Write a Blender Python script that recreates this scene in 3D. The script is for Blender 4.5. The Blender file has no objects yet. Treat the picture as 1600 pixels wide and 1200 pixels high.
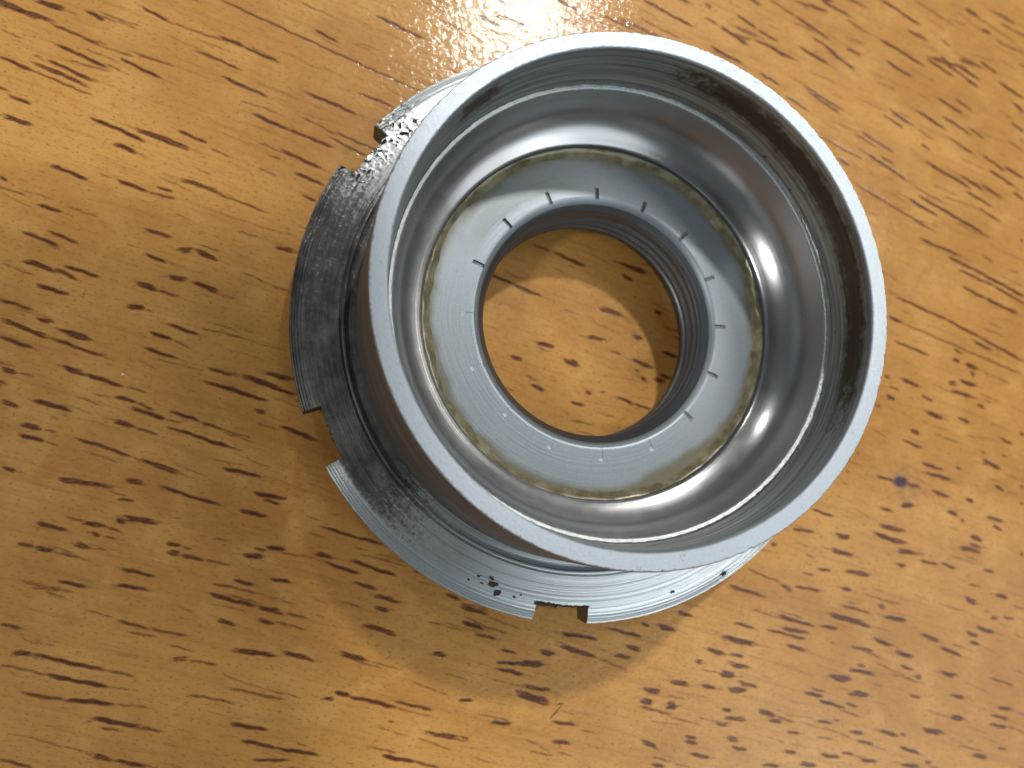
import bpy, bmesh, math, random
import numpy as np
from mathutils import Matrix, Vector

# ------------------------------------------------------------------ camera, world, lamps, exposure
CM = 0.01                       # everything below is written in centimetres
scene = bpy.context.scene
col = scene.collection
TABLE_TO_FIT = 0.25             # the ring's reference plane lies this far above the table

cam_data = bpy.data.cameras.new("camera")
cam = bpy.data.objects.new("camera", cam_data)
col.objects.link(cam)
scene.camera = cam


def axis_angle(w):
    w = Vector(w)
    return Matrix.Rotation(w.length, 3, w.normalized())


CAM_POS = Vector((-2.208, -1.373, 6.626 + TABLE_TO_FIT))
cam.matrix_world = Matrix.Translation(CAM_POS * CM) @ axis_angle((0.128, -0.228, 0.004)).to_4x4()
cam_data.sensor_width = 36
cam_data.lens = 27.0
cam_data.clip_start = 0.002
cam_data.clip_end = 50
cam_data.dof.use_dof = True
cam_data.dof.focus_distance = 0.060
cam_data.dof.aperture_fstop = 30

world = bpy.data.worlds.new("World")
scene.world = world
world.use_nodes = True
bg = world.node_tree.nodes["Background"]
bg.inputs[0].default_value = (0.80, 0.93, 1.0, 1)
bg.inputs[1].default_value = 0.125


def lamp(name, direction, dist, size, power, colour):
    d = bpy.data.lights.new(name, 'AREA')
    d.shape = 'DISK'
    d.size = size
    d.energy = power
    d.color = colour
    o = bpy.data.objects.new(name, d)
    col.objects.link(o)
    v = Vector(direction).normalized()
    o.location = v * dist
    o.rotation_euler = v.to_track_quat('Z', 'Y').to_euler()
    return o


LAMP_A = Vector((0.25, 0.70, 1.0)).normalized()
lamp("ceiling_lamp", LAMP_A, 1.5, 0.075, 11.0, (1.0, 0.96, 0.90))
lamp("ceiling_lamp", (0.85, -0.37, 1.0), 1.6, 0.85, 2.9, (0.95, 0.98, 1.0))
lamp("ceiling_lamp", (0.50, -0.68, 1.0), 1.7, 1.10, 4.4, (0.90, 0.97, 1.0))
lamp("ceiling_lamp", (-0.82, -0.20, 1.0), 1.6, 0.16, 5.0, (1.0, 0.97, 0.92))
lamp("ceiling_lamp", (-0.80, 1.20, 1.0), 1.6, 0.05, 2.0, (1.0, 0.97, 0.94))
lamp("right_fill_light", (11.8, 6.2, 16.5), 0.212, 0.05, 0.085, (1.0, 0.95, 0.86))  # added fill light close by, only to brighten the right of the table

scene.view_settings.view_transform = 'Standard'
scene.view_settings.look = 'None'
scene.view_settings.exposure = 0.0
scene.view_settings.gamma = 1.0
scene.render.engine = 'CYCLES'
scene.cycles.use_denoising = True

rng = np.random.default_rng(7)
random.seed(7)

# ------------------------------------------------------------------ node helpers


class NT:
    def __init__(self, name):
        self.mat = bpy.data.materials.new(name)
        self.mat.use_nodes = True
        self.t = self.mat.node_tree
        self.t.nodes.clear()
        self.out = self.t.nodes.new('ShaderNodeOutputMaterial')

    def node(self, kind, **kw):
        n = self.t.nodes.new(kind)
        for k, v in kw.items():
            setattr(n, k, v)
        return n

    def put(self, sock, v):
        if hasattr(v, 'is_output') or isinstance(v, bpy.types.NodeSocket):
            self.t.links.new(v, sock)
        else:
            if isinstance(v, tuple) and len(v) == 3 and sock.type == 'RGBA':
                v = v + (1,)
            sock.default_value = v

    def m(self, op, a, b=None, c=None, clamp=False):
        n = self.node('ShaderNodeMath', operation=op, use_clamp=clamp)
        self.put(n.inputs[0], a)
        if b is not None:
            self.put(n.inputs[1], b)
        if c is not None:
            self.put(n.inputs[2], c)
        return n.outputs[0]

    def ramp(self, v, a, b):
        """smooth 0..1 as v goes a..b (a may be above b)"""
        n = self.node('ShaderNodeMapRange', interpolation_type='SMOOTHSTEP')
        self.put(n.inputs[0], v)
        if a < b:
            n.inputs[1].default_value, n.inputs[2].default_value = a, b
            n.inputs[3].default_value, n.inputs[4].default_value = 0, 1
        else:
            n.inputs[1].default_value, n.inputs[2].default_value = b, a
            n.inputs[3].default_value, n.inputs[4].default_value = 1, 0
        return n.outputs[0]

    def mix(self, f, a, b):
        n = self.node('ShaderNodeMix', data_type='RGBA')
        self.put(n.inputs['Factor'], f)
        self.put(n.inputs[6], a)
        self.put(n.inputs[7], b)
        return n.outputs[2]

    def vec(self, x, y, z):
        n = self.node('ShaderNodeCombineXYZ')
        for i, v in enumerate((x, y, z)):
            self.put(n.inputs[i], v)
        return n.outputs[0]

    def noise(self, v, scale, detail=3, rough=.5, dist=0.0):
        n = self.node('ShaderNodeTexNoise')
        self.put(n.inputs['Vector'], v)
        n.inputs['Scale'].default_value = scale
        n.inputs['Detail'].default_value = detail
        n.inputs['Roughness'].default_value = rough
        n.inputs['Distortion'].default_value = dist
        return n.outputs[0]

    def coords(self):
        """object coordinates in centimetres, radius, angle (degrees), tangent round the axis"""
        tc = self.node('ShaderNodeTexCoord')
        s = self.node('ShaderNodeVectorMath', operation='SCALE')
        self.t.links.new(tc.outputs['Object'], s.inputs[0])
        s.inputs[3].default_value = 100.0
        sep = self.node('ShaderNodeSeparateXYZ')
        self.t.links.new(s.outputs[0], sep.inputs[0])
        self.p = s.outputs[0]
        self.x, self.y, self.z = sep.outputs
        self.r = self.m('SQRT', self.m('ADD', self.m('MULTIPLY', self.x, self.x), self.m('MULTIPLY', self.y, self.y)))
        self.a = self.m('MULTIPLY', self.m('ARCTAN2', self.y, self.x), 180 / math.pi)
        # the seam of the angle is hidden by using the unit direction for noise instead
        self.ux = self.m('DIVIDE', self.x, self.r)
        self.uy = self.m('DIVIDE', self.y, self.r)
        self.tan = self.vec(self.m('MULTIPLY', self.uy, -1.0), self.ux, 0.0)

    def bump(self, h, dist, strength=1.0, normal=None):
        n = self.node('ShaderNodeBump')
        n.inputs['Strength'].default_value = strength
        n.inputs['Distance'].default_value = dist
        self.put(n.inputs['Height'], h)
        if normal is not None:
            self.put(n.inputs['Normal'], normal)
        return n.outputs[0]

    def principled(self, **kw):
        n = self.node('ShaderNodeBsdfPrincipled')
        for k, v in kw.items():
            self.put(n.inputs[k.replace('_', ' ')], v)
        self.t.links.new(n.outputs[0], self.out.inputs[0])
        return n


def turned(N, fine=90.0, spread=.35):
    """lathe marks: noise that is long round the axis and fine across it"""
    v = N.vec(N.m('ADD', N.m('MULTIPLY', N.r, fine), N.m('MULTIPLY', N.ux, spread)),
              N.m('ADD', N.m('MULTIPLY', N.z, fine), N.m('MULTIPLY', N.uy, spread)),
              N.m('MULTIPLY', N.uy, spread * 2))
    return v


def angdist(N, centre):
    """distance in degrees from an angle, wrapped"""
    d = N.m('SUBTRACT', N.a, float(centre))
    d = N.m('WRAP', d, 180.0, -180.0)
    return N.m('ABSOLUTE', d)


# ------------------------------------------------------------------ materials
def mat_wood():
    N = NT('varnished_wood')
    N.coords()
    a = N.node('ShaderNodeAttribute', attribute_name='pore').outputs['Fac']
    ink = N.node('ShaderNodeAttribute', attribute_name='ink').outputs['Fac']
    ca, sa = math.cos(math.radians(-17)), math.sin(math.radians(-17))
    u = N.m('ADD', N.m('MULTIPLY', N.x, ca), N.m('MULTIPLY', N.y, sa))
    w = N.m('SUBTRACT', N.m('MULTIPLY', N.y, ca), N.m('MULTIPLY', N.x, sa))
    broad = N.noise(N.vec(N.m('MULTIPLY', u, .22), w, 0.0), .8, 4, .55, .6)
    fibre = N.noise(N.vec(N.m('MULTIPLY', u, .32), w, 0.0), 24, 4, .65, .3)
    fleck = N.noise(N.vec(N.m('MULTIPLY', u, .55), w, 3.0), 42, 2, .6)
    cloud = N.noise(N.p, 2.1, 4, .6, .4)
    base = N.mix(N.ramp(broad, .34, .68), (.455, .210, .047), (.61, .312, .078))
    base = N.mix(N.m('MULTIPLY', N.ramp(cloud, .42, .72), .55), base, (.66, .365, .105))
    base = N.mix(N.m('MULTIPLY', N.ramp(fibre, .50, .76), .42), base, (.30, .125, .029))
    base = N.mix(N.m('MULTIPLY', N.ramp(fibre, .46, .26), .14), base, (.72, .46, .19))
    base = N.mix(N.m('MULTIPLY', N.ramp(fleck, .56, .70), .65), base, (.30, .13, .030))
    line = N.noise(N.vec(N.m('MULTIPLY', u, .05), w, 11.0), 16, 4, .6)
    base = N.mix(N.m('MULTIPLY', N.ramp(line, .50, .72), .35), base, (.30, .128, .030))
    pn = N.noise(N.vec(N.m('MULTIPLY', u, .5), w, 0.0), 34, 3, .6)
    fray = N.noise(N.vec(N.m('MULTIPLY', u, .30), w, 5.0), 45, 3, .65)
    pf = N.m('ADD', a, N.m('MULTIPLY', N.m('SUBTRACT', fray, .5), N.m('MULTIPLY', N.ramp(a, .02, .25), .8)), clamp=True)
    # beyond the hand-placed pores the material carries the streaks on
    far = N.node('ShaderNodeAttribute', attribute_name='beyond').outputs['Fac']
    st = N.noise(N.vec(N.m('MULTIPLY', u, .14), w, 7.0), 7.0, 2, .5)
    pf = N.m('MAXIMUM', pf, N.m('MULTIPLY', N.m('MULTIPLY', N.ramp(st, .60, .68), far), .85))
    brown = N.mix(N.ramp(pn, .35, .65), (.066, .020, .006), (.125, .040, .012))
    c = N.mix(N.m('MULTIPLY', N.ramp(pf, .02, .45), .85), base, (.205, .074, .019))
    c = N.mix(N.ramp(pf, .32, .85), c, brown)
    c = N.mix(ink, c, (.030, .014, .055))
    peel = N.noise(N.p, 15.0, 2, .55)
    micro = N.noise(N.p, 60.0, 2, .5)
    h = N.m('ADD', N.m('MULTIPLY', peel, 1.0), N.m('MULTIPLY', micro, .22))
    h = N.m('SUBTRACT', h, N.m('MULTIPLY', pf, .35))
    nb = N.bump(h, .000034, 1.0)
    N.principled(Base_Color=c, Roughness=N.m('ADD', .42, N.m('MULTIPLY', fibre, .12)), Normal=nb, IOR=1.5,
                 Specular_IOR_Level=.22, Coat_Weight=.48, Coat_Roughness=.10, Coat_Normal=nb, Coat_IOR=1.5)
    return N.mat


def mat_frosted():
    """matt, fine-ground rim of the cup and its tapered side"""
    N = NT('ground_steel')
    N.coords()
    g = N.noise(N.p, 45, 3, .6)
    sp = N.noise(N.p, 16, 4, .6, .5)
    up = N.node('ShaderNodeNewGeometry')
    face = N.ramp(N.r, 1.9985, 2.0015)                      # outside of the rim: unpolished, brown oxide
    streak = N.noise(N.vec(N.m('MULTIPLY', N.ux, 3), N.m('MULTIPLY', N.uy, 3), N.m('MULTIPLY', N.z, 14)), 1.4, 4, .6)
    c = N.mix(g, (.47, .535, .60), (.60, .67, .735))
    c = N.mix(N.m('MULTIPLY', N.ramp(sp, .60, .72), .45), c, (.33, .36, .38))
    ox = N.mix(N.ramp(streak, .38, .62), (.085, .08, .077), (.16, .153, .15))
    c = N.mix(face, c, ox)
    nb = N.bump(g, .00004, .6)
    N.principled(Base_Color=c, Metallic=N.m('SUBTRACT', .72, N.m('MULTIPLY', face, .45)), Roughness=N.m('ADD', .46, N.m('MULTIPLY', sp, .15)), Normal=nb)
    return N.mat


def mat_bore_wall():
    """turned inside wall above the ledge, grey with brown oil marks"""
    N = NT('turned_steel')
    N.coords()
    tv = turned(N, 30, .9)
    ln = N.noise(tv, 1.0, 3, .65)
    sp = N.noise(N.p, 9, 5, .65, .5)
    c = N.mix(N.ramp(ln, .32, .68), (.19, .215, .215), (.48, .52, .515))
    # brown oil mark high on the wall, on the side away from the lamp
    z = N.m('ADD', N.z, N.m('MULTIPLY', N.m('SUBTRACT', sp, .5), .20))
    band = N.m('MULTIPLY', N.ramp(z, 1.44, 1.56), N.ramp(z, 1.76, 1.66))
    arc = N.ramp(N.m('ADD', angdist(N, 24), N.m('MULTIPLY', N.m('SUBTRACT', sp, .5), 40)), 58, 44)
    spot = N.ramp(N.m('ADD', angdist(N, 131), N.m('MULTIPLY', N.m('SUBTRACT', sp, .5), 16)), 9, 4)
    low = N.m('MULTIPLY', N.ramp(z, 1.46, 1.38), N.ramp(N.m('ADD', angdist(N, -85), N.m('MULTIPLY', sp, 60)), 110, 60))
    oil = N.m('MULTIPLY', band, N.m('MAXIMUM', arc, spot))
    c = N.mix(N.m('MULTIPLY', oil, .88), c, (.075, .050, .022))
    c = N.mix(N.m('MULTIPLY', low, .35), c, (.17, .18, .13))
    pit = N.m('MULTIPLY', N.ramp(N.noise(N.p, 26, 2, .5), .66, .72), N.ramp(N.z, 1.42, 1.33))
    c = N.mix(N.m('MULTIPLY', pit, .8), c, (.03, .03, .028))
    nb = N.bump(ln, .00010, .9)
    N.principled(Base_Color=c, Metallic=.92, Roughness=N.m('ADD', .34, N.m('MULTIPLY', oil, .1)), Anisotropic=.45,
                 Anisotropic_Rotation=.25, Tangent=N.tan, Normal=nb)
    return N.mat


def mat_race():
    """polished hollow between the ledge and the floor"""
    N = NT('polished_steel')
    N.coords()
    ln = N.noise(turned(N, 60, .8), 1.0, 3, .6)
    smear = N.noise(N.p, 3.5, 4, .6, 1.0)
    c = N.mix(smear, (.42, .425, .43), (.56, .565, .57))
    nb = N.bump(ln, .00002, .45)
    N.principled(Base_Color=c, Metallic=1.0, Roughness=N.m('ADD', .19, N.m('MULTIPLY', smear, .12)), Anisotropic=.68,
                 Anisotropic_Rotation=.25, Tangent=N.tan, Normal=nb)
    return N.mat


def mat_floor():
    """flat ground floor of the cup with dried olive grease along its edge"""
    N = NT('greasy_steel')
    N.coords()
    g = N.noise(N.p, 50, 3, .6)
    ln = N.noise(turned(N, 50, 1.5), 1.0, 3, .6)
    bl = N.noise(N.p, 3.2, 4, .5, .5)
    c = N.mix(g, (.255, .30, .335), (.34, .385, .425))
    c = N.mix(N.m('MULTIPLY', N.ramp(ln, .55, .72), .25), c, (.30, .33, .35))
    rr = N.m('ADD', N.r, N.m('MULTIPLY', N.m('SUBTRACT', bl, .5), .16))
    # the grease creeps further in on one side
    wide = N.m('MULTIPLY', N.ramp(N.m('ADD', angdist(N, -62), N.m('MULTIPLY', bl, 12)), 30, 12), .07)
    rr = N.m('ADD', rr, wide)
    gre = N.m('MULTIPLY', N.ramp(rr, 1.39, 1.48), N.m('ADD', .82, N.m('MULTIPLY', N.noise(N.p, 8, 3, .6), .25)), clamp=True)
    c = N.mix(N.m('MULTIPLY', gre, .86), c, (.165, .142, .078))
    film = N.m('MULTIPLY', N.ramp(N.m('ADD', angdist(N, 125), N.m('MULTIPLY', bl, 24)), 52, 22), N.ramp(N.m('ADD', N.r, N.m('MULTIPLY', bl, .1)), 1.20, 1.27))
    c = N.mix(N.m('MULTIPLY', film, .45), c, (.13, .15, .14))
    nb = N.bump(N.m('ADD', N.m('MULTIPLY', g, .3), ln), .00003, .5)
    N.principled(Base_Color=c, Metallic=N.m('SUBTRACT', .75, N.m('MULTIPLY', gre, .55)), Roughness=N.m('SUBTRACT', .46, N.m('MULTIPLY', gre, .10)), Normal=nb)
    return N.mat


def mat_grease():
    N = NT('dried_grease')
    N.coords()
    n = N.noise(N.p, 7, 4, .6)
    c = N.mix(N.ramp(n, .36, .70), (.125, .108, .055), (.27, .245, .155))
    nb = N.bump(n, .00008, .8)
    N.principled(Base_Color=c, Metallic=.15, Roughness=.30, Normal=nb, Coat_Weight=.3, Coat_Roughness=.15)
    return N.mat


def mat_flange():
    """turned flange: bright where it is clean, black dirt and a painted dark reflection over the left-hand third"""
    N = NT('turned_grimy_steel')
    N.coords()
    ln = N.noise(turned(N, 42, .6), 1.0, 4, .7)
    ln2 = N.noise(turned(N, 130, 3.0), 1.0, 2, .6)
    mot = N.m('ADD', N.m('MULTIPLY', N.noise(N.p, 5, 6, .7, .2), .55), N.m('MULTIPLY', N.noise(turned(N, 26, 3.5), 1.0, 5, .7), .45))
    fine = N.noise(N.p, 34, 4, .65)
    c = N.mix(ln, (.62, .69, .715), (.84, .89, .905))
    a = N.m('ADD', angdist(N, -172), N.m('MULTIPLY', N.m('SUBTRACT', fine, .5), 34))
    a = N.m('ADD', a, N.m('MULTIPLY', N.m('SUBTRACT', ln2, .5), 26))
    grime_reflection = N.ramp(a, 52, 30)  # dirt plus the phone's dark reflection, both painted into the colour
    keep = N.ramp(N.m('ADD', N.r, N.m('MULTIPLY', fine, .06)), 2.53, 2.47)     # the lip stays clear on the lower side
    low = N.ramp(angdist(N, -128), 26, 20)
    grime_reflection = N.m('MULTIPLY', grime_reflection, N.m('SUBTRACT', 1.0, N.m('MULTIPLY', low, N.m('SUBTRACT', 1.0, keep))))
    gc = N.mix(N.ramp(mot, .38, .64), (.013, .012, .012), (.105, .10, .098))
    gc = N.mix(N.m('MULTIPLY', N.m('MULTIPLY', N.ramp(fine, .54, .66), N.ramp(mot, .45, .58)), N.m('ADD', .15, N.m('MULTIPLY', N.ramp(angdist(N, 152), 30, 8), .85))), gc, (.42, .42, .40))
    c = N.mix(N.m('MULTIPLY', grime_reflection, .96), c, gc)
    # pitted rust by the corroded notch
    rust = N.m('MULTIPLY', N.ramp(angdist(N, 141), 15, 7), N.ramp(N.r, 2.18, 2.34))
    pit = N.noise(N.p, 20, 3, .6, .8)
    c = N.mix(N.m('MULTIPLY', rust, N.ramp(pit, .53, .58)), c, (.010, .008, .007))
    c = N.mix(N.m('MULTIPLY', rust, N.ramp(pit, .42, .34)), c, (.34, .35, .33))
    scr = N.ramp(N.noise(turned(N, 55, .25), 1.0, 1, .4), .66, .70)
    c = N.mix(N.m('MULTIPLY', scr, .35), c, (.12, .13, .13))
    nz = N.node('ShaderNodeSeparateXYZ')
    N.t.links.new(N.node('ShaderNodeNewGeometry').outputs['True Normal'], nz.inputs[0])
    c = N.mix(N.m('MULTIPLY', N.ramp(N.m('ABSOLUTE', nz.outputs[2]), .55, .2), .88), c, (.022, .018, .015))   # steep sides go near black
    rough = N.m('ADD', .30, N.m('MULTIPLY', grime_reflection, .16))
    nb = N.bump(N.m('ADD', ln, N.m('MULTIPLY', N.m('MULTIPLY', rust, pit), 1.2)), .00006, .8)
    N.principled(Base_Color=c, Metallic=N.m('SUBTRACT', .92, N.m('MULTIPLY', grime_reflection, .78)), Roughness=rough, Anisotropic=.6,
                 Anisotropic_Rotation=.25, Tangent=N.tan, Normal=nb)
    return N.mat


def mat_thread():
    N = NT('dark_threaded_steel')
    N.coords()
    ln = N.noise(turned(N, 50, .6), 1.0, 3, .6)
    c = N.mix(ln, (.10, .11, .12), (.24, .26, .28))
    N.principled(Base_Color=c, Metallic=.9, Roughness=.38, Normal=N.bump(ln, .00004, .6))
    return N.mat


def mat_plain(name, colour, metallic=0.0, rough=.5, nscale=40.0, vary=.5):
    N = NT(name)
    N.coords()
    n = N.noise(N.p, nscale, 4, .6)
    dark = tuple(v * (1 - vary) for v in colour)
    N.principled(Base_Color=N.mix(n, dark, colour), Metallic=metallic, Roughness=rough, Normal=N.bump(n, .00008, .7))
    return N.mat


M = dict(wood=mat_wood(), frosted=mat_frosted(), wall=mat_bore_wall(), race=mat_race(), floor=mat_floor(), grease=mat_grease(),
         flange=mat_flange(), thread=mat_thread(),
         mark=mat_plain('engraved_steel', (.22, .24, .25), .6, .5),
         rust=mat_plain('black_rust', (.075, .055, .038), .1, .6, 60, .8),
         crumb=mat_plain('white_crumb', (.8, .79, .75), 0, .5),
         chrome=mat_plain('bright_worn_edge', (.60, .65, .67), .9, .42, 45, .6),
         glass=mat_plain('phone_glass', (.012, .012, .014), 0, .12, 3, .2),
         case=mat_plain('phone_case', (.03, .03, .033), 0, .5, 30, .3))

# ------------------------------------------------------------------ mesh helpers


def link(name, verts, faces, material, parent=None, sharp=38, smooth=True):
    me = bpy.data.meshes.new(name)
    me.from_pydata([tuple(c * CM for c in v) for v in verts], [], faces)
    me.materials.append(material)
    me.update()
    if smooth:
        me.polygons.foreach_set('use_smooth', [True] * len(me.polygons))
        me.set_sharp_from_angle(angle=math.radians(sharp))
    o = bpy.data.objects.new(name, me)
    col.objects.link(o)
    if parent:
        o.parent = parent
    return o


def ring_noise(n, octaves, seed):
    """periodic 1-D noise round a circle"""
    r = np.random.default_rng(seed)
    t = np.linspace(0, 2 * np.pi, n, endpoint=False)
    y = np.zeros(n)
    for k, amp in octaves:
        for j in range(3):
            kk = int(k * (0.8 + .4 * r.random()))
            y += amp * np.sin(kk * t + r.random() * 6.3) * (.5 + r.random())
    return y


Z0 = TABLE_TO_FIT


def lathe(name, prof, material, parent, n=512, jitter=None, sharp=38):
    """prof: (r, z) list from fit coordinates; jitter: {index: (dr array, dz array)}"""
    t = np.linspace(0, 2 * np.pi, n, endpoint=False)
    V, F = [], []
    for i, (r, z) in enumerate(prof):
        dr, dz = (jitter or {}).get(i, (0, 0))
        rr = r + dr * np.ones(n)
        zz = z + Z0 + dz * np.ones(n)
        V += list(zip(rr * np.cos(t), rr * np.sin(t), zz))
    for i in range(len(prof) - 1):
        for k in range(n):
            k2 = (k + 1) % n
            F.append((i * n + k, i * n + k2, (i + 1) * n + k2, (i + 1) * n + k))
    return link(name, V, F, material, parent, sharp)


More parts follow.
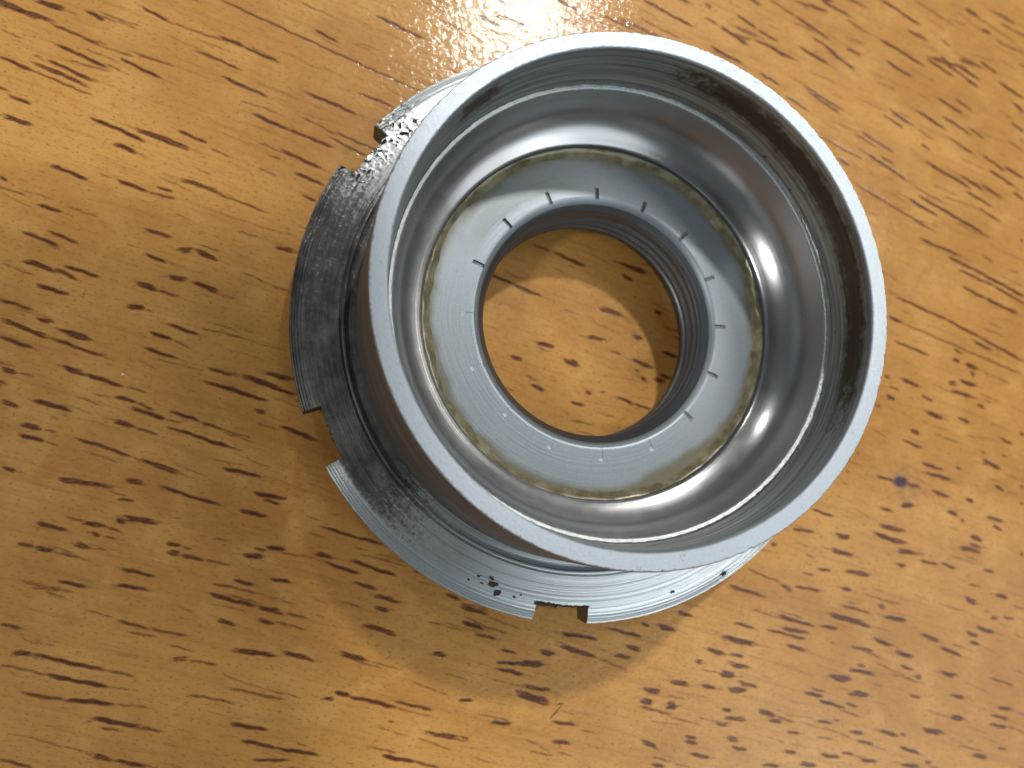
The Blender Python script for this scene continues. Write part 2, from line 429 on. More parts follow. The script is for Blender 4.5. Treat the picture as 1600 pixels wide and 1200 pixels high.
# ------------------------------------------------------------------ the table
PORES = "-4771,2777,-4519,2708,41,90;-4369,2729,-4226,2667,24,80;-3924,2829,-3695,2714,21,70;-3695,2714,-3262,2602,12,45;-3275,2988,-1478,2311,12,70;-2443,2802,-2239,2710,22,80;-1874,3016,-1450,2850,26,80;-3263,2633,-3069,2565,28,85;-3069,2565,-2760,2448,18,75;-3446,2472,-3089,2337,18,60;-5021,2479,-4847,2414,12,35;-4623,2575,-4252,2431,21,65;-4252,2431,-3966,2347,15,40;-4575,2390,-4191,2237,26,85;-4192,2261,-4036,2205,15,40;-4068,2320,-3751,2185,24,80;-3968,2392,-3651,2304,15,50;-5004,2227,-4756,2135,23,85;-4756,2135,-4303,1970,14,50;-4628,2238,-4297,2101,23,70;-4765,2279,-4677,2238,14,40;-3236,2253,-2862,2112,24,70;-2500,2182,-2068,2026,25,85;-2042,2233,-1716,2126,22,60;-2967,1933,-2660,1812,24,85;-2660,1812,-2263,1682,21,75;-2551,1945,-2237,1807,15,50;-2293,1771,-1946,1618,21,60;-2237,1823,-1830,1675,18,60;-2847,1568,-2708,1526,15,40;-2710,1610,-2372,1474,27,85;-2581,1411,-2341,1310,24,85;-3574,1708,-3347,1626,24,75;-4970,1718,-4726,1647,31,85;-4266,1756,-3853,1593,26,90;-3948,1701,-3462,1548,46,85;-4105,1555,-3899,1479,40,85;-4561,1309,-4286,1211,25,90;-4191,1275,-4089,1241,14,40;-4038,1225,-3807,1135,23,75;-3732,1184,-3602,1151,23,70;-3595,1282,-3211,1182,32,70;-4935,1185,-4873,1140,22,70;-888,3156,-696,3064,27,60;-1296,3068,-984,2943,13,40;-888,3039,-568,2946,20,50;2309,3776,2611,3631,15,60;2611,3631,2991,3419,25,75;2623,3820,2776,3754,15,60;2943,3865,3281,3722,23,70;3726,3976,4197,3742,26,75;4153,4036,4690,3781,16,40;4319,3823,4539,3722,13,35;4710,3982,5070,3765,11,35;4860,4016,5483,3698,16,45;4470,3608,4592,3525,24,60;3250,3667,3539,3540,18,50;3672,3493,4208,3245,26,75;1515,3470,1659,3405,17,60;1660,3417,2023,3210,34,90;1903,3552,2110,3428,27,80;2147,3408,2370,3302,22,75;2215,3270,2500,3122,32,85;2640,3275,2969,3117,27,80;2805,3407,3085,3256,23,65;3007,3271,3300,3094,28,75;1585,3143,1924,3004,24,80;2144,2910,2365,2802,22,75;2435,2689,2682,2554,24,75;2687,2814,3117,2604,20,70;2710,2768,3074,2563,22,75;3720,3245,4026,3091,28,85;4009,3216,4333,3062,13,35;4272,3324,4586,3168,29,80;4449,3385,4597,3286,24,75;4685,3296,4947,3158,29,80;4772,3151,4923,3064,26,75;4741,3420,5021,3297,21,65;4986,3385,5210,3267,27,75;5247,3469,5472,3337,11,35;5228,3164,5553,2990,29,85;5368,2943,5534,2830,37,85;4093,2908,4308,2804,10,35;4357,2873,4671,2728,26,75;4601,2887,4819,2764,23,70;3639,2596,3861,2475,23,75;3727,2668,4001,2508,25,80;4034,2712,4449,2502,31,85;4408,2663,4761,2482,23,70;4754,2558,4931,2447,26,70;4054,2476,4280,2360,15,50;4094,2305,4199,2241,25,75;4469,2416,4779,2243,20,65;5338,2680,5505,2580,26,70;5268,2454,5478,2344,16,55;5436,2495,5492,2462,21,50;3243,2348,3513,2215,20,60;3351,2370,3712,2179,25,75;3297,2182,3849,1877,32,80;3559,2121,3714,2037,20,60;2856,2262,3314,2063,19,60;2998,2059,3162,1977,34,70;3250,1756,4127,1327,19,60;3715,1733,3871,1660,12,40;3883,1649,4212,1490,29,75;3952,1800,4336,1634,15,50;4037,1685,4839,1312,27,75;4064,2129,4736,1825,30,80;4595,1976,4851,1834,28,75;4817,1919,5117,1749,30,80;4909,2242,5183,2088,28,80;5189,2139,5439,2008,28,75;4978,2071,5282,1919,26,75;4634,1805,4960,1643,25,70;4786,1618,5057,1475,20,65;5273,1842,5411,1764,26,70;5298,1292,5351,1246,20,60;3993,1210,4473,1046,24,80;4292,1036,4627,909,34,80;4627,909,5280,626,27,75;4444,888,4890,729,24,70;4890,729,5270,540,24,70;4784,1064,4905,998,22,60;4480,697,4761,579,22,75;4761,579,5157,431,29,80;3639,540,4236,319,23,70;4236,319,4658,134,24,75;4518,117,4783,-5,33,80;4658,134,5167,-101,24,70;3490,337,3693,257,32,75;3693,257,5177,-267,16,50;3571,64,3956,-74,23,60;4287,5,4404,-50,23,60;4263,-101,4367,-145,42,80;4394,-156,4580,-209,52,80;4454,-236,4545,-280,33,70;4184,-357,4302,-389,37,70;4308,-331,4560,-401,42,75;4189,-437,4506,-531,32,75;4526,-593,4619,-627,37,70;3385,-293,3472,-337,32,60;3602,-334,3869,-436,32,80;3439,-416,3565,-459,20,50;3405,-518,3518,-554,40,75;3836,-511,3976,-566,27,60;3874,-669,4104,-758,50,85;4268,-733,4411,-789,27,65;3659,-873,3785,-917,40,75;3572,-973,3785,-1062,27,65;3268,-620,3330,-646,31,60;5034,-889,5100,-928,33,70;4777,-948,4936,-1016,23,60;4515,-1096,4594,-1119,32,60;4519,-1187,4768,-1286,41,80;4785,-1131,4851,-1154,28,50;3784,-1217,4026,-1292,27,70;3827,-1317,4122,-1397,27,70;4189,-1253,4266,-1287,31,65;3222,-1345,3420,-1402,26,65;3571,-1425,3748,-1471,31,60;4639,-1459,4797,-1521,32,75;4983,-1462,5036,-1486,27,60;3862,-1505,4078,-1574,31,70;4262,-1588,4379,-1623,40,75;3463,-1641,3653,-1659,48,75;3221,-1658,3369,-1704,30,70;4962,-1643,5015,-1667,27,60;2991,-1094,3038,-1127,31,60;2853,-1278,2912,-1310,22,50;2459,-1671,2685,-1746,21,75;2233,-1856,2457,-1897,23,75;1961,-1993,2052,-2012,32,70;4023,-1707,4180,-1771,35,75;4176,-1808,4262,-1842,30,65;4495,-1778,4731,-1845,30,70;4590,-1880,4707,-1927,28,65;3191,-1836,3496,-1915,38,75;3128,-1923,3486,-2028,43,80;2699,-1931,2875,-1959,47,75;2595,-2058,2875,-2136,42,90;3380,-2097,3619,-2136,43,75;3354,-2235,3508,-2259,33,70;4294,-1972,4438,-2025,49,75;4148,-2091,4395,-2147,39,75;4270,-2057,4445,-2099,30,60;3670,-2209,3882,-2257,24,60;3913,-2242,4083,-2303,24,65;1715,-2225,2043,-2362,16,45;2298,-2280,2429,-2308,18,50;2473,-2252,2619,-2280,21,55;2782,-2281,3108,-2340,37,75;4421,-2332,4553,-2356,25,60;1491,-2375,1906,-2493,31,85;2030,-2373,2194,-2460,32,55;2223,-2415,2486,-2460,27,65;2703,-2434,2876,-2488,32,75;4228,-2471,4373,-2501,19,50;4141,-2600,4326,-2669,48,85;4529,-2580,4719,-2637,39,80;2730,-2614,3023,-2703,21,60;3112,-2631,3235,-2655,33,65;2550,-2681,3054,-2832,50,90;3173,-2734,3460,-2806,42,85;2024,-2679,2383,-2794,27,80;2018,-2780,2325,-2863,36,75;1900,-2807,2296,-2911,22,65;2463,-2791,2660,-2835,32,70;4458,-2820,4548,-2824,34,70;4624,-2816,4756,-2846,24,60;4271,-2906,4545,-2981,38,80;4122,-2935,4305,-3004,33,75;4169,-3044,4298,-3075,33,75;3590,-2930,3838,-3026,33,80;3805,-3071,4068,-3173,33,80;1549,-2723,1748,-2784,22,65;1393,-2847,1803,-2942,48,85;938,-2583,1118,-2646,31,75;587,-2674,680,-2707,26,60;729,-2692,991,-2775,39,85;1216,-2935,1447,-3010,30,80;1484,-3005,1621,-3035,26,65;2059,-2950,2302,-3020,31,80;1125,-3049,1222,-3070,35,70;1480,-3093,1690,-3149,30,75;1353,-3161,1561,-3213,48,85;1432,-3307,1628,-3353,52,85;1534,-3260,1743,-3321,30,65;829,-3198,1067,-3261,38,80;1164,-3267,1357,-3313,30,75;567,-3259,777,-3305,38,75;564,-3353,703,-3395,42,70;561,-3416,865,-3502,21,50;809,-3419,939,-3437,55,80;2795,-3014,3049,-3067,20,60;3045,-2947,3259,-3029,32,80;3295,-3088,3485,-3153,37,80;3339,-3229,3488,-3278,28,70;2726,-3214,3057,-3296,32,75;2849,-3183,2942,-3205,27,60;2521,-3275,2797,-3332,54,90;3483,-3331,3593,-3361,32,70;3767,-3314,3991,-3370,42,75;4380,-3412,4667,-3502,19,60;2735,-3440,2974,-3486,45,85;2250,-3407,2443,-3453,26,70;2330,-3379,2472,-3415,22,60;2414,-3496,2672,-3577,27,75;2688,-3542,2819,-3574,18,60;3411,-3510,3548,-3542,23,65;3902,-3544,4084,-3591,32,75;1373,-3497,1470,-3519,26,70;1381,-3572,1615,-3607,34,75;1306,-3620,1427,-3644,25,65;1756,-3540,1942,-3604,39,85;1827,-3623,2015,-3660,30,70;1942,-3604,2117,-3667,13,50;2362,-3680,2530,-3704,31,70;2533,-3671,2623,-3693,13,45;3867,-3749,4063,-3799,46,85;4452,-3700,4625,-3743,33,75;4357,-3763,4584,-3838,33,75;4318,-3853,4575,-3920,32,75;2708,-3795,2892,-3839,35,80;3016,-3808,3254,-3883,31,80;3283,-3870,3350,-3889,22,60;3534,-3849,3782,-3903,50,85;2035,-3748,2174,-3781,26,65;988,-3707,1107,-3731,29,70;986,-3753,1116,-3781,25,65;1397,-3755,1543,-3788,34,75;1454,-3834,1612,-3879,25,60;1052,-3868,1231,-3910,29,75;552,-3707,735,-3795,37,70;2794,-3891,2965,-3933,26,65;3272,-3997,3486,-4067,29,75;4087,-4123,4283,-4185,32,80;4409,-4092,4524,-4118,23,60;1999,-3923,2124,-3951,26,65;2392,-3989,2598,-4028,26,70;2615,-3986,2745,-4012,20,60;2820,-4069,3005,-4101,26,65;2156,-4044,2334,-4081,34,75;3272,-4153,3461,-4192,27,75;3534,-4147,3629,-4174,31,60;1766,-4021,1940,-4057,21,65;649,-3922,776,-3954,25,60;4895,-2162,4953,-2194,40,70;4954,-1647,5014,-1666,31,60;-2254,-2030,-1971,-2140,26,85;-2355,-1953,-2165,-2003,32,80;-2034,-2027,-1664,-2162,26,75;-2011,-2209,-1827,-2273,26,70;-1857,-2320,-1621,-2386,32,75;-1846,-2426,-1693,-2454,36,75;-1925,-2562,-1650,-2662,32,75;-1224,-2342,-1096,-2389,29,60;-1107,-2440,-861,-2523,37,75;-1076,-2585,-883,-2656,29,70;-883,-2646,-666,-2698,14,35;-969,-2692,-776,-2744,24,65;-1360,-2832,-1224,-2854,36,75;-733,-2838,-592,-2877,25,65;-393,-2868,-227,-2909,41,75;-225,-2822,147,-2948,37,80;-167,-2724,150,-2794,29,75;-766,-2938,-582,-2970,29,70;-625,-2951,-340,-2989,49,80;-767,-2999,-539,-3059,28,75;292,-2706,582,-2796,26,70;427,-2862,578,-2913,34,75;320,-2941,505,-2994,30,70;-573,-3144,-310,-3213,33,70;-606,-3213,-301,-3316,61,75;-1109,-3238,-982,-3247,24,70;-2141,-2781,-1881,-2871,35,85;-2155,-3096,-2036,-3143,27,80;-2271,-3136,-2154,-3160,31,80;-2036,-3143,-1655,-3258,25,85;-1645,-3210,-1348,-3304,18,75;-1655,-3258,-1348,-3363,10,40;-824,-3443,-642,-3469,28,70;-270,-3477,-60,-3528,24,75;-1399,-3492,-1099,-3546,35,85;-1099,-3536,-1015,-3562,16,50;-273,-3643,-108,-3681,28,65;-242,-3746,-88,-3780,12,35;-1751,-3647,-1490,-3708,27,80;-1490,-3708,-1285,-3780,17,60;-292,-3459,-172,-3342,6,60;-223,-3332,-157,-3343,8,60;-4485,-1647,-4274,-1719,27,85;-4209,-1640,-3979,-1696,30,85;-3979,-1696,-3858,-1736,17,50;-3926,-1642,-3838,-1661,41,75;-3872,-1621,-3580,-1670,44,85;-4110,-1738,-4007,-1763,30,85;-4007,-1763,-3895,-1796,17,50;-4611,-1810,-4496,-1841,20,70;-4496,-1841,-4326,-1888,30,85;-4326,-1888,-4154,-1935,17,55;-4246,-1807,-4206,-1821,17,50;-4214,-1824,-4080,-1858,30,85;-4080,-1858,-3969,-1882,13,40;-3524,-1835,-3409,-1864,24,80;-3409,-1864,-3318,-1887,14,50;-3522,-1899,-3406,-1933,38,85;-3406,-1933,-3224,-1982,27,60;-3224,-1982,-3022,-2023,17,40;-2918,-1597,-2763,-1635,32,85;-2840,-1901,-2737,-1919,18,60;-2738,-1892,-2582,-1914,28,80;-2932,-1948,-2761,-1974,35,85;-3844,-2034,-3602,-2100,25,85;-4305,-2112,-4110,-2161,25,85;-3877,-2159,-3653,-2204,27,85;-4570,-2102,-4247,-2192,20,35;-2993,-2154,-2831,-2195,24,80;-2697,-2151,-2541,-2189,26,80;-3150,-2174,-2812,-2261,17,55;-3164,-2259,-2826,-2368,27,80;-2826,-2368,-2569,-2440,34,85;-2569,-2440,-2395,-2483,17,50;-3107,-2466,-2956,-2512,31,85;-2806,-2472,-2635,-2523,31,85;-4698,-2419,-4547,-2464,29,60;-4100,-2343,-3864,-2420,10,40;-3863,-2437,-3623,-2507,20,55;-3623,-2507,-3347,-2580,20,55;-3780,-2524,-3572,-2576,13,45;-2991,-2709,-2628,-2776,34,90;-2646,-2729,-2301,-2843,31,90;-4595,-2633,-4445,-2665,38,85;-4445,-2665,-3952,-2808,29,75;-3952,-2808,-3716,-2872,20,40;-4678,-2723,-4331,-2824,14,45;-4331,-2824,-3915,-2940,29,80;-3915,-2940,-3680,-2980,13,30;-4517,-2939,-4199,-3025,17,65;-4200,-3017,-3862,-3073,29,80;-3862,-3073,-3595,-3116,13,35;-3477,-2756,-3324,-2761,30,55;-3324,-2761,-3093,-2829,20,45;-3013,-3009,-2568,-3133,27,35;-3329,-3037,-2935,-3131,17,40;-3994,-3172,-3667,-3257,29,80;-3667,-3257,-3476,-3312,16,50;-4069,-3193,-3993,-3199,19,30;-3945,-3243,-3789,-3287,19,40;-2971,-3289,-2696,-3361,26,80;-2884,-3428,-2625,-3504,23,75;-2625,-3504,-2285,-3591,23,75;-2797,-3580,-2522,-3613,16,65;-4026,-3434,-3825,-3499,32,80;-3825,-3499,-3606,-3566,22,75;-4632,-3421,-4409,-3494,22,50;-2338,-3115,-2277,-3133,17,30;-4644,959,-4457,908,22,75;-3807,1135,-3583,1095,19,50;-3273,1177,-2822,1025,16,50;-4724,715,-4472,621,24,80;-4543,736,-4313,650,22,80;-3809,812,-3593,741,26,60;-3798,584,-3627,526,24,75;-3547,640,-3409,639,38,85;-3418,648,-3189,562,34,85;-4726,488,-4475,399,36,90;-4476,421,-4311,338,25,60;-4398,443,-4151,374,29,80;-4603,279,-4368,209,27,80;-3870,342,-3683,277,41,100;-3683,277,-3521,233,22,50;-3638,400,-3433,373,41,85;-3433,373,-3170,273,34,75;-3170,273,-3047,231,15,30;-3926,128,-3776,116,37,85;-3776,116,-3709,91,15,40;-2741,708,-2567,679,31,80;-2516,1206,-2403,1154,18,75;-3587,-14,-3346,-95,24,80;-3725,-93,-3548,-142,24,80;-3564,-142,-3392,-220,16,40;-3761,-221,-3507,-305,25,80;-4866,142,-4629,72,21,65;-4856,-17,-4474,-163,32,90;-4474,-163,-4083,-302,25,60;-4609,1,-4449,-42,32,80;-4431,-81,-4187,-162,50,80;-4846,-166,-4610,-243,24,75;-4830,-418,-4705,-450,35,90;-4705,-450,-4579,-482,14,40;-4397,-390,-4203,-456,35,85;-4203,-456,-3925,-549,28,75;-4812,-685,-4656,-735,31,85;-4568,-673,-4298,-757,28,85;-3258,-381,-3042,-441,26,60;-3042,-422,-2537,-589,44,75;-2816,-408,-2539,-477,30,70;-3263,-500,-2791,-648,29,75;-3969,-638,-3805,-680,23,85;-3805,-680,-3671,-741,18,60;-3835,-734,-3585,-811,28,80;-3585,-811,-3451,-855,14,40;-3538,-757,-3301,-836,23,75;-3301,-836,-3112,-907,18,60;-3112,-907,-2886,-979,16,40;-2876,-732,-2753,-768,33,75;-3992,-824,-3795,-893,32,85;-3795,-893,-3629,-945,18,55;-3566,-883,-3431,-926,18,60;-3482,-909,-3038,-1060,25,80;-4656,-863,-4492,-905,41,75;-4492,-905,-4381,-939,14,35;-4658,-949,-4470,-1008,24,75;-4470,-1008,-4375,-1042,10,50;-2662,-877,-2321,-996,33,80;-3100,-1231,-2806,-1303,28,80;-4778,-1207,-4636,-1252,31,80;-4330,-1313,-3956,-1370,31,85;-3875,-1317,-3704,-1350,32,80;-3909,-1475,-3782,-1495,23,70;-3597,-1375,-3134,-1533,23,75;-2847,-1435,-2596,-1495,28,75;-2778,-1501,-2641,-1532,23,70;-2955,-1582,-2751,-1633,28,80;-4226,-984,-3843,-1121,23,75;-3843,-1121,-3428,-1275,32,85;-2290,-1736,-1791,-1892,19,70;-798,566,-595,483,26,85;-595,483,-297,373,26,75;-384,879,-213,823,23,40;-223,823,152,691,30,70;410,773,489,748,19,50;469,753,767,657,35,75;505,624,623,582,27,65;239,302,512,213,42,70;835,302,924,238,42,70;77,9,328,-30,34,75;586,35,713,-18,30,65;-360,-70,-192,-111,29,75;-630,-205,-492,-247,36,80;-99,-219,51,-289,55,85;364,-132,481,-166,19,40;548,-202,824,-289,34,75;910,-126,1060,-169,27,70;651,-387,740,-404,37,75;594,-304,673,-330,17,40;790,-384,929,-424,34,75;872,-344,991,-385,26,65;-422,-472,-293,-524,29,75;-503,-383,-347,-434,32,35;84,-527,179,-553,33,70;247,-524,314,-536,26,45;-41,-629,90,-663,29,75;420,-576,584,-639,26,75;584,-639,759,-692,22,60;-92,3437,134,3359,23,80;842,3569,1372,3346,24,80;364,3344,724,3221,13,60;-904,3158,-712,3075,20,70;-710,3350,-638,3329,26,70;-518,3109,-372,3039,13,40;808,3351,1229,3193,13,50"


def build_table():
    step = .0115

    def axis(lo, hi, far):
        core = np.arange(lo, hi + 1e-6, step)
        out, s, v = [], step, hi
        while v < far:
            s = min(s * 1.35, 2.0)
            v += s
            out.append(v)
        out2, s, v = [], step, lo
        while v > -far:
            s = min(s * 1.35, 2.0)
            v -= s
            out2.append(v)
        return np.concatenate([out2[::-1], core, out]), len(out2), len(core)
    xs, i0, ni = axis(-5.5, 6.1, 30)
    ys, j0, nj = axis(-4.75, 4.65, 30)
    nx, ny = len(xs), len(ys)
    X, Y = np.meshgrid(xs, ys, indexing='xy')
    pore = np.zeros((ny, nx), np.float32)
    ink = np.zeros((ny, nx), np.float32)

    def strand(x0, y0, x1, y1, w, d, r):
        L = math.hypot(x1 - x0, y1 - y0)
        if L < 1e-4:
            return
        pad = w + .03
        ia, ib = np.searchsorted(xs, [min(x0, x1) - pad, max(x0, x1) + pad])
        ja, jb = np.searchsorted(ys, [min(y0, y1) - pad, max(y0, y1) + pad])
        if ib <= ia or jb <= ja:
            return
        ux, uy = (x1 - x0) / L, (y1 - y0) / L
        gx, gy = X[ja:jb, ia:ib] - x0, Y[ja:jb, ia:ib] - y0
        s = gx * ux + gy * uy
        v = -gx * uy + gy * ux
        ph = r.random(4) * 6.3
        v = v + .003 * np.sin(s / .06 + ph[0]) + .0022 * np.sin(s / .023 + ph[1])
        q = s / L
        body = np.clip(np.minimum(q, 1 - q) * L / (.022 + .15 * L), 0, 1) ** .65
        hw = .5 * w * (.55 + .45 * body) * (.9 + .15 * np.sin(s / .05 + ph[2]))
        k = np.clip((hw * 1.05 + .012 - np.abs(v)) / (.018 + hw * .6), 0, 1)
        k = k * k * (3 - 2 * k) * d * body
        sub = pore[ja:jb, ia:ib]
        np.maximum(sub, k.astype(np.float32), out=sub)

    def stamp(x0, y0, x1, y1, w, d, r):
        """a pore: a bundle of fine strands of unequal length side by side"""
        n = max(1, int(round(w / .019)))
        L = math.hypot(x1 - x0, y1 - y0)
        if L < 1e-4:
            return
        nx_, ny_ = -(y1 - y0) / L, (x1 - x0) / L
        for k in range(n):
            off = (k + .5) / n - .5
            edge = abs(off) * 2
            a = r.uniform(-.04, .10) + edge * r.uniform(0, .34)
            b = 1 - (r.uniform(-.08, .10) + edge * r.uniform(0, .34))
            if n == 1:
                a, b = 0, 1
            o = off * w
            dd = d * (1 - .22 * edge * r.random())
            strand(x0 + (x1 - x0) * a + nx_ * o, y0 + (y1 - y0) * a + ny_ * o, x0 + (x1 - x0) * b + nx_ * o, y0 + (y1 - y0) * b + ny_ * o,
                   w / n * r.uniform(.95, 1.3), dd, r)

    r = np.random.default_rng(3)
    for e in PORES.split(';'):
        x0, y0, x1, y1, w, d = [float(q) for q in e.split(',')]
        ex, ey = (x1 - x0) * .09, (y1 - y0) * .09
        stamp((x0 - ex) / 1000, (y0 - ey) / 1000, (x1 + ex) / 1000, (y1 + ey) / 1000, w / 1000 * .98, min(1, d / 100 * 1.3), r)
        # a faint hair of the same pore runs on past its ends
        dx, dy = (x1 - x0) / 1000, (y1 - y0) / 1000
        f0, f1 = r.uniform(.05, .45), r.uniform(.1, .6)
        stamp(x0 / 1000 - f0 * dx, y0 / 1000 - f0 * dy, x1 / 1000 + f1 * dx, y1 / 1000 + f1 * dy, min(w / 1000 * .45, .014), .40 * d / 100, r)
    # the margin just outside the picture and the wood hidden by the ring get pores of the same kind
    for k in range(420):
        x0, y0 = r.uniform(-5.5, 6), r.uniform(-4.7, 4.6)
        inside = (-4.9 + .06 * y0 < x0 < 5.2 + .1 * y0) and (-4.0 < y0 < 3.2)
        under = 1.3 < math.hypot(x0, y0) < 2.3
        if inside and not under:
            continue
        L, an = r.uniform(.12, .7), math.radians(r.normal(-18, 4))
        stamp(x0, y0, x0 + L * math.cos(an), y0 + L * math.sin(an), r.uniform(.02, .05), r.uniform(.5, .95), r)
    # faint hairline pores everywhere
    for k in range(1000):
        x0, y0 = r.uniform(-5.5, 6), r.uniform(-4.7, 4.6)
        L, an = r.uniform(.08, .5), math.radians(r.normal(-18, 4))
        stamp(x0, y0, x0 + L * math.cos(an), y0 + L * math.sin(an), r.uniform(.008, .018), r.uniform(.2, .5), r)
    # violet ink blot
    bx, by = 3.50, -1.41
    nz = .5 + .5 * np.sin(X * 31 + 2 * np.sin(Y * 23)) * np.sin(Y * 37 + X * 11)
    core = 1.2 * np.exp(-(((X - bx) / .095) ** 2 + ((Y - by) / .062) ** 2) ** 1.5)
    halo = np.exp(-(((X - bx - .05) / .17) ** 2 + ((Y - by + .03) / .21) ** 2)) * nz * .5
    ink[:] = np.clip(np.maximum(core, halo), 0, .95)

    z = -.0012 * pore
    P = np.empty((ny * nx, 3), np.float32)
    P[:, 0] = X.ravel() * CM
    P[:, 1] = Y.ravel() * CM
    P[:, 2] = z.ravel() * CM
    idx = np.arange(nx * ny).reshape(ny, nx)
    Q = np.stack([idx[:-1, :-1], idx[:-1, 1:], idx[1:, 1:], idx[1:, :-1]], -1).reshape(-1, 4)
    me = bpy.data.meshes.new('table_top')
    me.vertices.add(len(P))
    me.vertices.foreach_set('co', P.ravel())
    me.loops.add(Q.size)
    me.loops.foreach_set('vertex_index', Q.ravel().astype(np.int32))
    me.polygons.add(len(Q))
    me.polygons.foreach_set('loop_start', np.arange(0, Q.size, 4, dtype=np.int32))
    me.polygons.foreach_set('use_smooth', np.ones(len(Q), bool))
    me.update(calc_edges=True)
    beyond = np.clip(np.maximum(np.maximum(-5.4 - X, X - 6.0), np.maximum(-4.65 - Y, Y - 4.55)) / .3, 0, 1)
    for nm, arr in (('pore', pore), ('ink', ink), ('beyond', beyond)):
        at = me.attributes.new(nm, 'FLOAT', 'POINT')
        at.data.foreach_set('value', arr.astype(np.float32).ravel())
    me.materials.append(M['wood'])
    o = bpy.data.objects.new('table_top', me)
    col.objects.link(o)
    o['kind'] = 'structure'
    o['label'] = 'varnished light brown wooden table top with dark pore streaks'
    return o


build_table()

# ------------------------------------------------------------------ the steel ring
root = bpy.data.objects.new('bearing_cup', None)
col.objects.link(root)
root.empty_display_size = .02
root['label'] = 'steel bearing cup with a notched grimy flange and threaded hole, lying on the wooden table'
root['category'] = 'bearing cup'

# cup side and flat rim, with a slightly chipped outer edge
n = 720
chip = ring_noise(n, [(40, .0010), (130, .0018), (310, .0018)], 1)
chip = np.minimum(chip, .0015)
for k in range(26):                                             # single nicks
    c0, wd = rng.integers(0, n), rng.integers(1, 4)
    for j in range(0, wd):
        chip[(c0 + j) % n] -= rng.uniform(.002, .006)
chip2 = ring_noise(n, [(60, .0008), (170, .0010)], 2)
lathe('cup_wall', [(2.0, .18), (1.985, .235), (2.012, .275), (2.046, .31), (2.05, .36), (2.03, .95), (2.008, 1.50), (2.003, 1.538),
                   (1.993, 1.551), (1.93, 1.552), (1.880, 1.551), (1.873, 1.545), (1.870, 1.53)],
      M['frosted'], root, n, {7: (chip * .6, 0), 8: (chip, 0), 10: (chip2, 0), 11: (chip2 * .5, 0)}, 30)

# turned inside wall and the narrow ledge under it
led = ring_noise(n, [(50, .0004), (140, .0005)], 5)
lathe('inner_wall', [(1.870, 1.53), (1.862, 1.40), (1.852, 1.20), (1.846, 1.10), (1.842, 1.062), (1.834, 1.052)],
      M['wall'], root, n, {4: (led, 0), 5: (led, led)}, 30)
lathe('ledge', [(1.834, 1.052), (1.822, 1.049), (1.812, 1.046), (1.803, 1.040), (1.800, 1.030)],
      M['chrome'], root, n, {0: (led, led)}, 60)

# polished hollow
race = [(1.800, 1.030), (1.797, .98), (1.792, .92), (1.783, .86), (1.768, .80), (1.748, .75), (1.722, .705), (1.690, .667), (1.655, .637),
        (1.618, .612), (1.582, .594), (1.556, .582), (1.543, .574), (1.538, .565)]
lathe('polished_race', race, M['race'], root, n, None, 60)
lathe('step', [(1.538, .565), (1.530, .545), (1.527, .50), (1.524, .476)], M['thread'], root, n, None, 60)

# grease bead in the corner under the step, uneven
bead = ring_noise(n, [(4, .010), (11, .006), (40, .002)], 9)
bead_h = np.abs(ring_noise(n, [(4, .004), (15, .002)], 10)) + .006
lathe('grease_bead', [(1.528, .530), (1.514, .516), (1.498, .500), (1.482, .484), (1.464, .472)], M['grease'], root, n,
      {1: (bead * .4, bead_h), 2: (bead * .8, bead_h), 3: (bead, bead_h * .6), 4: (bead * 1.2, 0)}, 60)

# floor with sixteen slots cut into its inner edge
MARKS = 16
slot_half = .017


def build_floor():
    radii = [1.527, 1.46, 1.40, 1.33, 1.26, 1.215, 1.205, 1.195, 1.185, 1.175, 1.165, 1.152, 1.135, 1.115, 1.100, 1.091]
    angs = []
    per = 40
    for i in range(MARKS):
        c = 2 * math.pi * i / MARKS + math.radians(-.6)
        h = slot_half / 1.13
        nxt = 2 * math.pi / MARKS
        angs += [(c - h, 'a'), (c + h, 'b')]
        for j in range(1, per):
            angs.append((c + h + (nxt - 2 * h) * j / per, None))
    na = len(angs)
    V, F = [], []
    for r in radii:
        z = .474 + Z0 - (.004 if r < 1.095 else 0)
        V += [(r * math.cos(a), r * math.sin(a), z) for a, _ in angs]
    marks = []
    for k in range(na):
        if angs[k][1] == 'a':
            marks.append(k)
    outer = {k: [.0, .0] for k in marks}
    lens = {}
    for q, k in enumerate(marks):
        lens[k] = [7, 7, 6, 7, 7, 6, 7, 7, 7, 6, 8, 7, 6, 6, 7, 7][q]      # index of the ring where the slot starts
    for i in range(len(radii) - 1):
        for k in range(na):
            if k in lens and i >= lens[k]:
                continue
            k2 = (k + 1) % na
            F.append((i * na + k, i * na + k2, (i + 1) * na + k2, (i + 1) * na + k))
    fl = link('cup_floor', V, F, M['floor'], root, 40)
    for q, k in enumerate(marks):
        i0 = lens[k]
        depth = [.012, .014, .018, .020, .018, .016, .02, .014, .004, .004, .003, .003, .003, .004, .008, .012][q]
        rr = radii[i0:]
        top_a = [V[(i0 + j) * na + k] for j in range(len(rr))]
        top_b = [V[(i0 + j) * na + (k + 1) % na] for j in range(len(rr))]
        m = len(rr)
        vv = top_a + top_b
        for src in (top_a, top_b):
            for j, p in enumerate(src):
                f = min(1, j / 2.0)
                vv.append((p[0], p[1], p[2] - depth * f - .0005))
        ff = []
        for j in range(m - 1):
            ff.append((j, j + 1, 2 * m + j + 1, 2 * m + j))
            ff.append((m + j + 1, m + j, 3 * m + j, 3 * m + j + 1))
            ff.append((2 * m + j, 2 * m + j + 1, 3 * m + j + 1, 3 * m + j))
        ff.append((0, 2 * m, 3 * m, m))
        link('index_mark', vv, ff, M['floor'] if 8 <= q <= 13 else M['mark'], root, 30)
    return fl


build_floor()

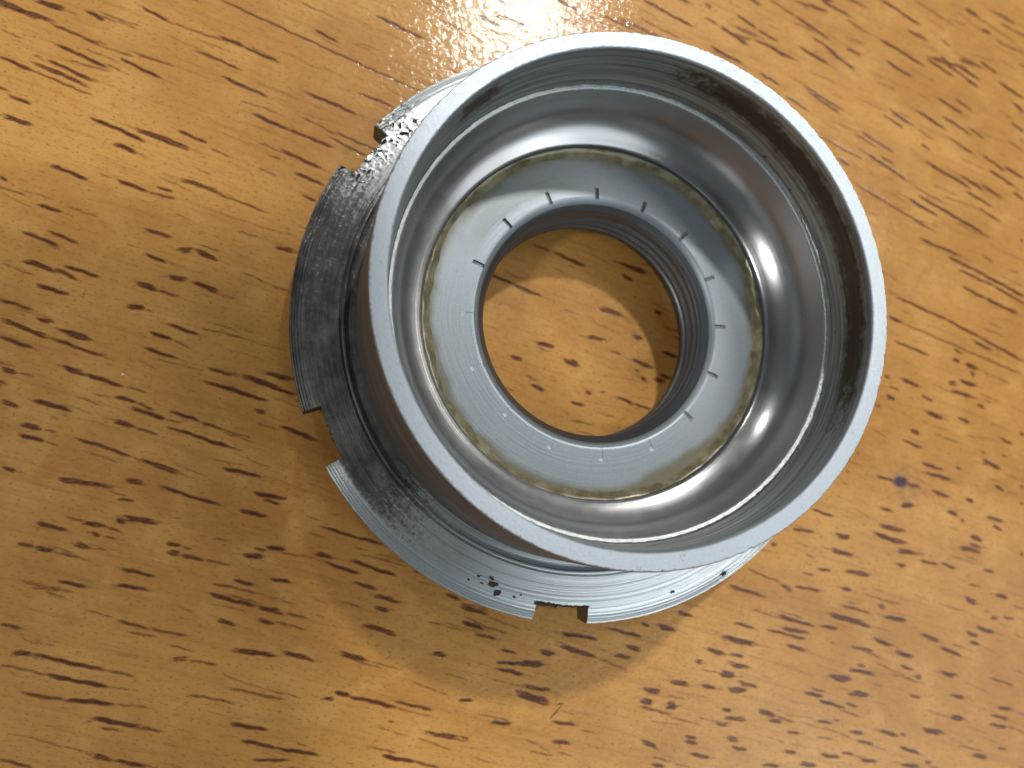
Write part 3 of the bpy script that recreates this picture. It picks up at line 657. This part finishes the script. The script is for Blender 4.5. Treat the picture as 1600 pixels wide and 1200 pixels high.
# threaded hole: a chamfer, then a helical groove
def build_thread():
    na, nz = 480, 110
    z1, z0 = .440, -.02
    V, F = [], []
    pitch = .115
    for j in range(nz + 1):
        z = z1 + (z0 - z1) * j / nz
        for k in range(na):
            a = 2 * math.pi * k / na
            cham = 1.049 - max(0, z1 - z) * .8
            base = max(.982, cham)
            ph = (z / pitch + a / (2 * math.pi)) % 1.0
            tri = 1 - abs(2 * ph - 1)
            tri = min(1, max(0, (tri - .22) / .56))
            fade = min(1, max(0, (z1 - .060 - z) / .045))
            bot = min(1, max(0, (z - .015) / .03))
            r = base + .028 * tri * fade * bot
            r = max(r, .980)
            V.append((r * math.cos(a), r * math.sin(a), z + Z0))
    for j in range(nz):
        for k in range(na):
            k2 = (k + 1) % na
            F.append((j * na + k, j * na + k2, (j + 1) * na + k2, (j + 1) * na + k))
    return link('threaded_bore', V, F, M['thread'], root, 50)


build_thread()
lathe('bore_chamfer', [(1.091, .470), (1.086, .467), (1.052, .444), (1.048, .436)], M['floor'], root, 360, None, 50)
lathe('foot', [(.980, -.02), (1.05, -.05), (1.08, -.08), (1.08, -.235), (1.10, -.248), (1.40, -.248), (1.42, -.235), (1.42, -.10)],
      M['thread'], root, 256, None, 30)

# flange: lathe profile cut by six notches
NOTCH = [-96.9 + 60 * i for i in range(6)]
HALF = 5.4


def build_flange():
    prof = [(1.40, -.11), (2.555, -.11), (2.582, -.085), (2.583, .125)]
    lip = [(2.583, .150), (2.576, .165), (2.566, .168), (2.562, .164), (2.554, .176), (2.545, .180), (2.541, .176), (2.532, .186), (2.520, .190), (2.516, .186),
           (2.506, .194), (2.490, .197), (2.486, .193), (2.474, .199), (2.455, .201), (2.44, .202), (2.42, .203), (2.40, .203)]
    prof += lip
    prof += [(2.34, .204), (2.26, .205), (2.19, .206), (2.182, .206), (2.178, .192), (2.168, .190), (2.163, .214), (2.150, .219), (2.138, .216), (2.132, .19), (2.10, .172), (1.98, .170)]
    cols = []
    step = .5
    a = -180.0
    edges = []
    for c in NOTCH:
        c = (c + 180) % 360 - 180
        edges.append((c - HALF, c + HALF))
    angs = list(np.arange(-180, 180, step))
    for lo, hi in edges:
        angs = [q for q in angs if not (lo - .05 < q < lo + .05 or hi - .05 < q < hi + .05)]
    items = [(q, any(lo < q < hi for lo, hi in edges)) for q in angs]
    for lo, hi in edges:
        items += [(lo - 1e-7, False), (lo + 1e-7, True), (hi - 1e-7, True), (hi + 1e-7, False)]
    items.sort()
    nn = len(items)
    r1 = np.random.default_rng(12)
    rim_j = ring_noise(nn, [(50, .0003), (140, .0004)], 21)
    V, F = [], []
    np_ = len(prof)
    for k, (q, cut) in enumerate(items):
        t = math.radians(q)
        worn = math.exp(-((q - 142.6) / 9) ** 2)                # the corroded notch
        for i, (r, z) in enumerate(prof):
            zz = z
            rr = r
            if 3 <= i <= 6:
                rr += rim_j[k]
            if cut and rr > 2.425:
                rr = 2.425
                if worn > .2:
                    rr += r1.uniform(-.03, .01) * worn
                else:
                    rr += r1.uniform(-.006, .006)
            elif worn > .05 and i > 3 and rr > 2.36:
                rr -= r1.uniform(0, .016) * worn
                zz -= r1.uniform(0, .005) * worn
            V.append((rr * math.cos(t), rr * math.sin(t), zz + Z0))
    for k in range(nn):
        k2 = (k + 1) % nn
        for i in range(np_ - 1):
            F.append((k * np_ + i, k2 * np_ + i, k2 * np_ + i + 1, k * np_ + i + 1))
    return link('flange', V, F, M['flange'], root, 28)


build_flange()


def flake(name, deg, r, w, h, seed, material, z=.207, thick=.006):
    """irregular crust lying on the flange: w along the edge, h across it"""
    g = np.random.default_rng(seed)
    n = 14
    pts = []
    for k in range(n):
        a = 2 * math.pi * k / n
        s = g.uniform(.45, 1.15)
        pts.append((w / 2 * s * math.cos(a), h / 2 * s * math.sin(a)))
    t = math.radians(deg)
    er, et = (math.cos(t), math.sin(t)), (-math.sin(t), math.cos(t))

    def at(u, v, zz):
        rr = r + v
        an = t + u / r
        return (rr * math.cos(an), rr * math.sin(an), zz + Z0)
    V = [at(u, v, z - .012) for u, v in pts] + [at(u * .8, v * .8, z + thick * g.uniform(.5, 1.2)) for u, v in pts] + [at(0, 0, z + thick)]
    F = [(k, (k + 1) % n, n + (k + 1) % n, n + k) for k in range(n)] + [(n + k, n + (k + 1) % n, 2 * n) for k in range(n)]
    return link(name, V, F, material, root, 40)


def notch_crust():
    # crust along the inner edge of the lower notch
    k = 0
    for d in np.arange(-102.2, -91.4, .62):
        k += 1
        flake('rust_flake', d, 2.433 + .004 * math.sin(k * 2.1), .05 * (1.2 if d < -98 else .8), .030 * (1.4 if d < -98 else .7), 100 + k, M['rust'])


notch_crust()
for j, (d, r, w, h) in enumerate([(-110.6, 2.44, .075, .075), (-112.1, 2.385, .15, .055), (-112.6, 2.345, .06, .04), (-115.3, 2.37, .04, .03), (-114.2, 2.41, .05, .02),
                                  (-107.0, 2.43, .035, .03), (-105.8, 2.40, .02, .02), (-116.9, 2.43, .03, .02), (-73.0, 2.45, .05, .03), (-61.0, 2.52, .07, .03),
                                  (131.0, 2.37, .06, .06), (133.5, 2.33, .05, .03)]):
    flake('rust_flake', d, r, w, h, 300 + j, M['rust'])

# ------------------------------------------------------------------ a crumb on the table
g = np.random.default_rng(4)
cv = [(math.cos(a) * .016 * g.uniform(.6, 1.2), math.sin(a) * .012 * g.uniform(.6, 1.2), zz) for zz in (.0, .010) for a in np.linspace(0, 6.28, 7)[:-1]] + [(0, 0, .015)]
cf = [(k, (k + 1) % 6, 6 + (k + 1) % 6, 6 + k) for k in range(6)] + [(6 + k, 6 + (k + 1) % 6, 12) for k in range(6)]
cr = link('crumb', cv, cf, M['crumb'], None, 20)
cr.location = (-3.92 * CM, -.45 * CM, -.00001)
cr['label'] = 'tiny white crumb on the wood left of the bearing cup'
cr['category'] = 'crumb'

# ------------------------------------------------------------------ the phone held over the table; only its shade reaches the picture
def build_phone():
    # corner and edge of the shade on the table, carried up towards the lamp
    lampp = LAMP_A * 150

    def lift(x, y, h):
        p = Vector((x, y, 0))
        t = h / lampp.z
        return p + (lampp - p) * t
    H = 15.0
    corner = lift(-2.42, 1.02, H)
    low = lift(-2.05, -3.48, H)
    e1 = (low - corner).normalized()
    e2 = Vector((e1.y, -e1.x, 0))
    if e2.x > 0:
        e2 = -e2
    ph = bpy.data.objects.new('phone', None)
    col.objects.link(ph)
    ph['label'] = 'dark phone held above the table, shading its left side'
    ph['category'] = 'phone'
    W, L, T, R = 7.2, 15.0, .8, 1.1
    out = []
    for cx, cy, a0 in ((W - R, R, -90), (W - R, L - R, 0), (R, L - R, 90), (R, R, 180)):
        for k in range(9):
            a = math.radians(a0 + 90 * k / 8)
            out.append((cx + R * math.cos(a), cy + R * math.sin(a)))
    m = len(out)

    def slab(name, inset, z0, z1, mat):
        V = []
        for zz in (z0, z1):
            for u, v in out:
                u2 = W / 2 + (u - W / 2) * (1 - inset)
                v2 = L / 2 + (v - L / 2) * (1 - inset * .5)
                p = corner + e2 * u2 + e1 * v2
                V.append((p.x, p.y, H + zz))
        F = [(k, (k + 1) % m, m + (k + 1) % m, m + k) for k in range(m)] + [tuple(range(m))[::-1], tuple(range(m, 2 * m))]
        link(name, V, F, mat, ph, 30)
    slab('case', 0, 0, T, M['case'])
    slab('screen', .05, T + .001, T + .03, M['glass'])


build_phone()
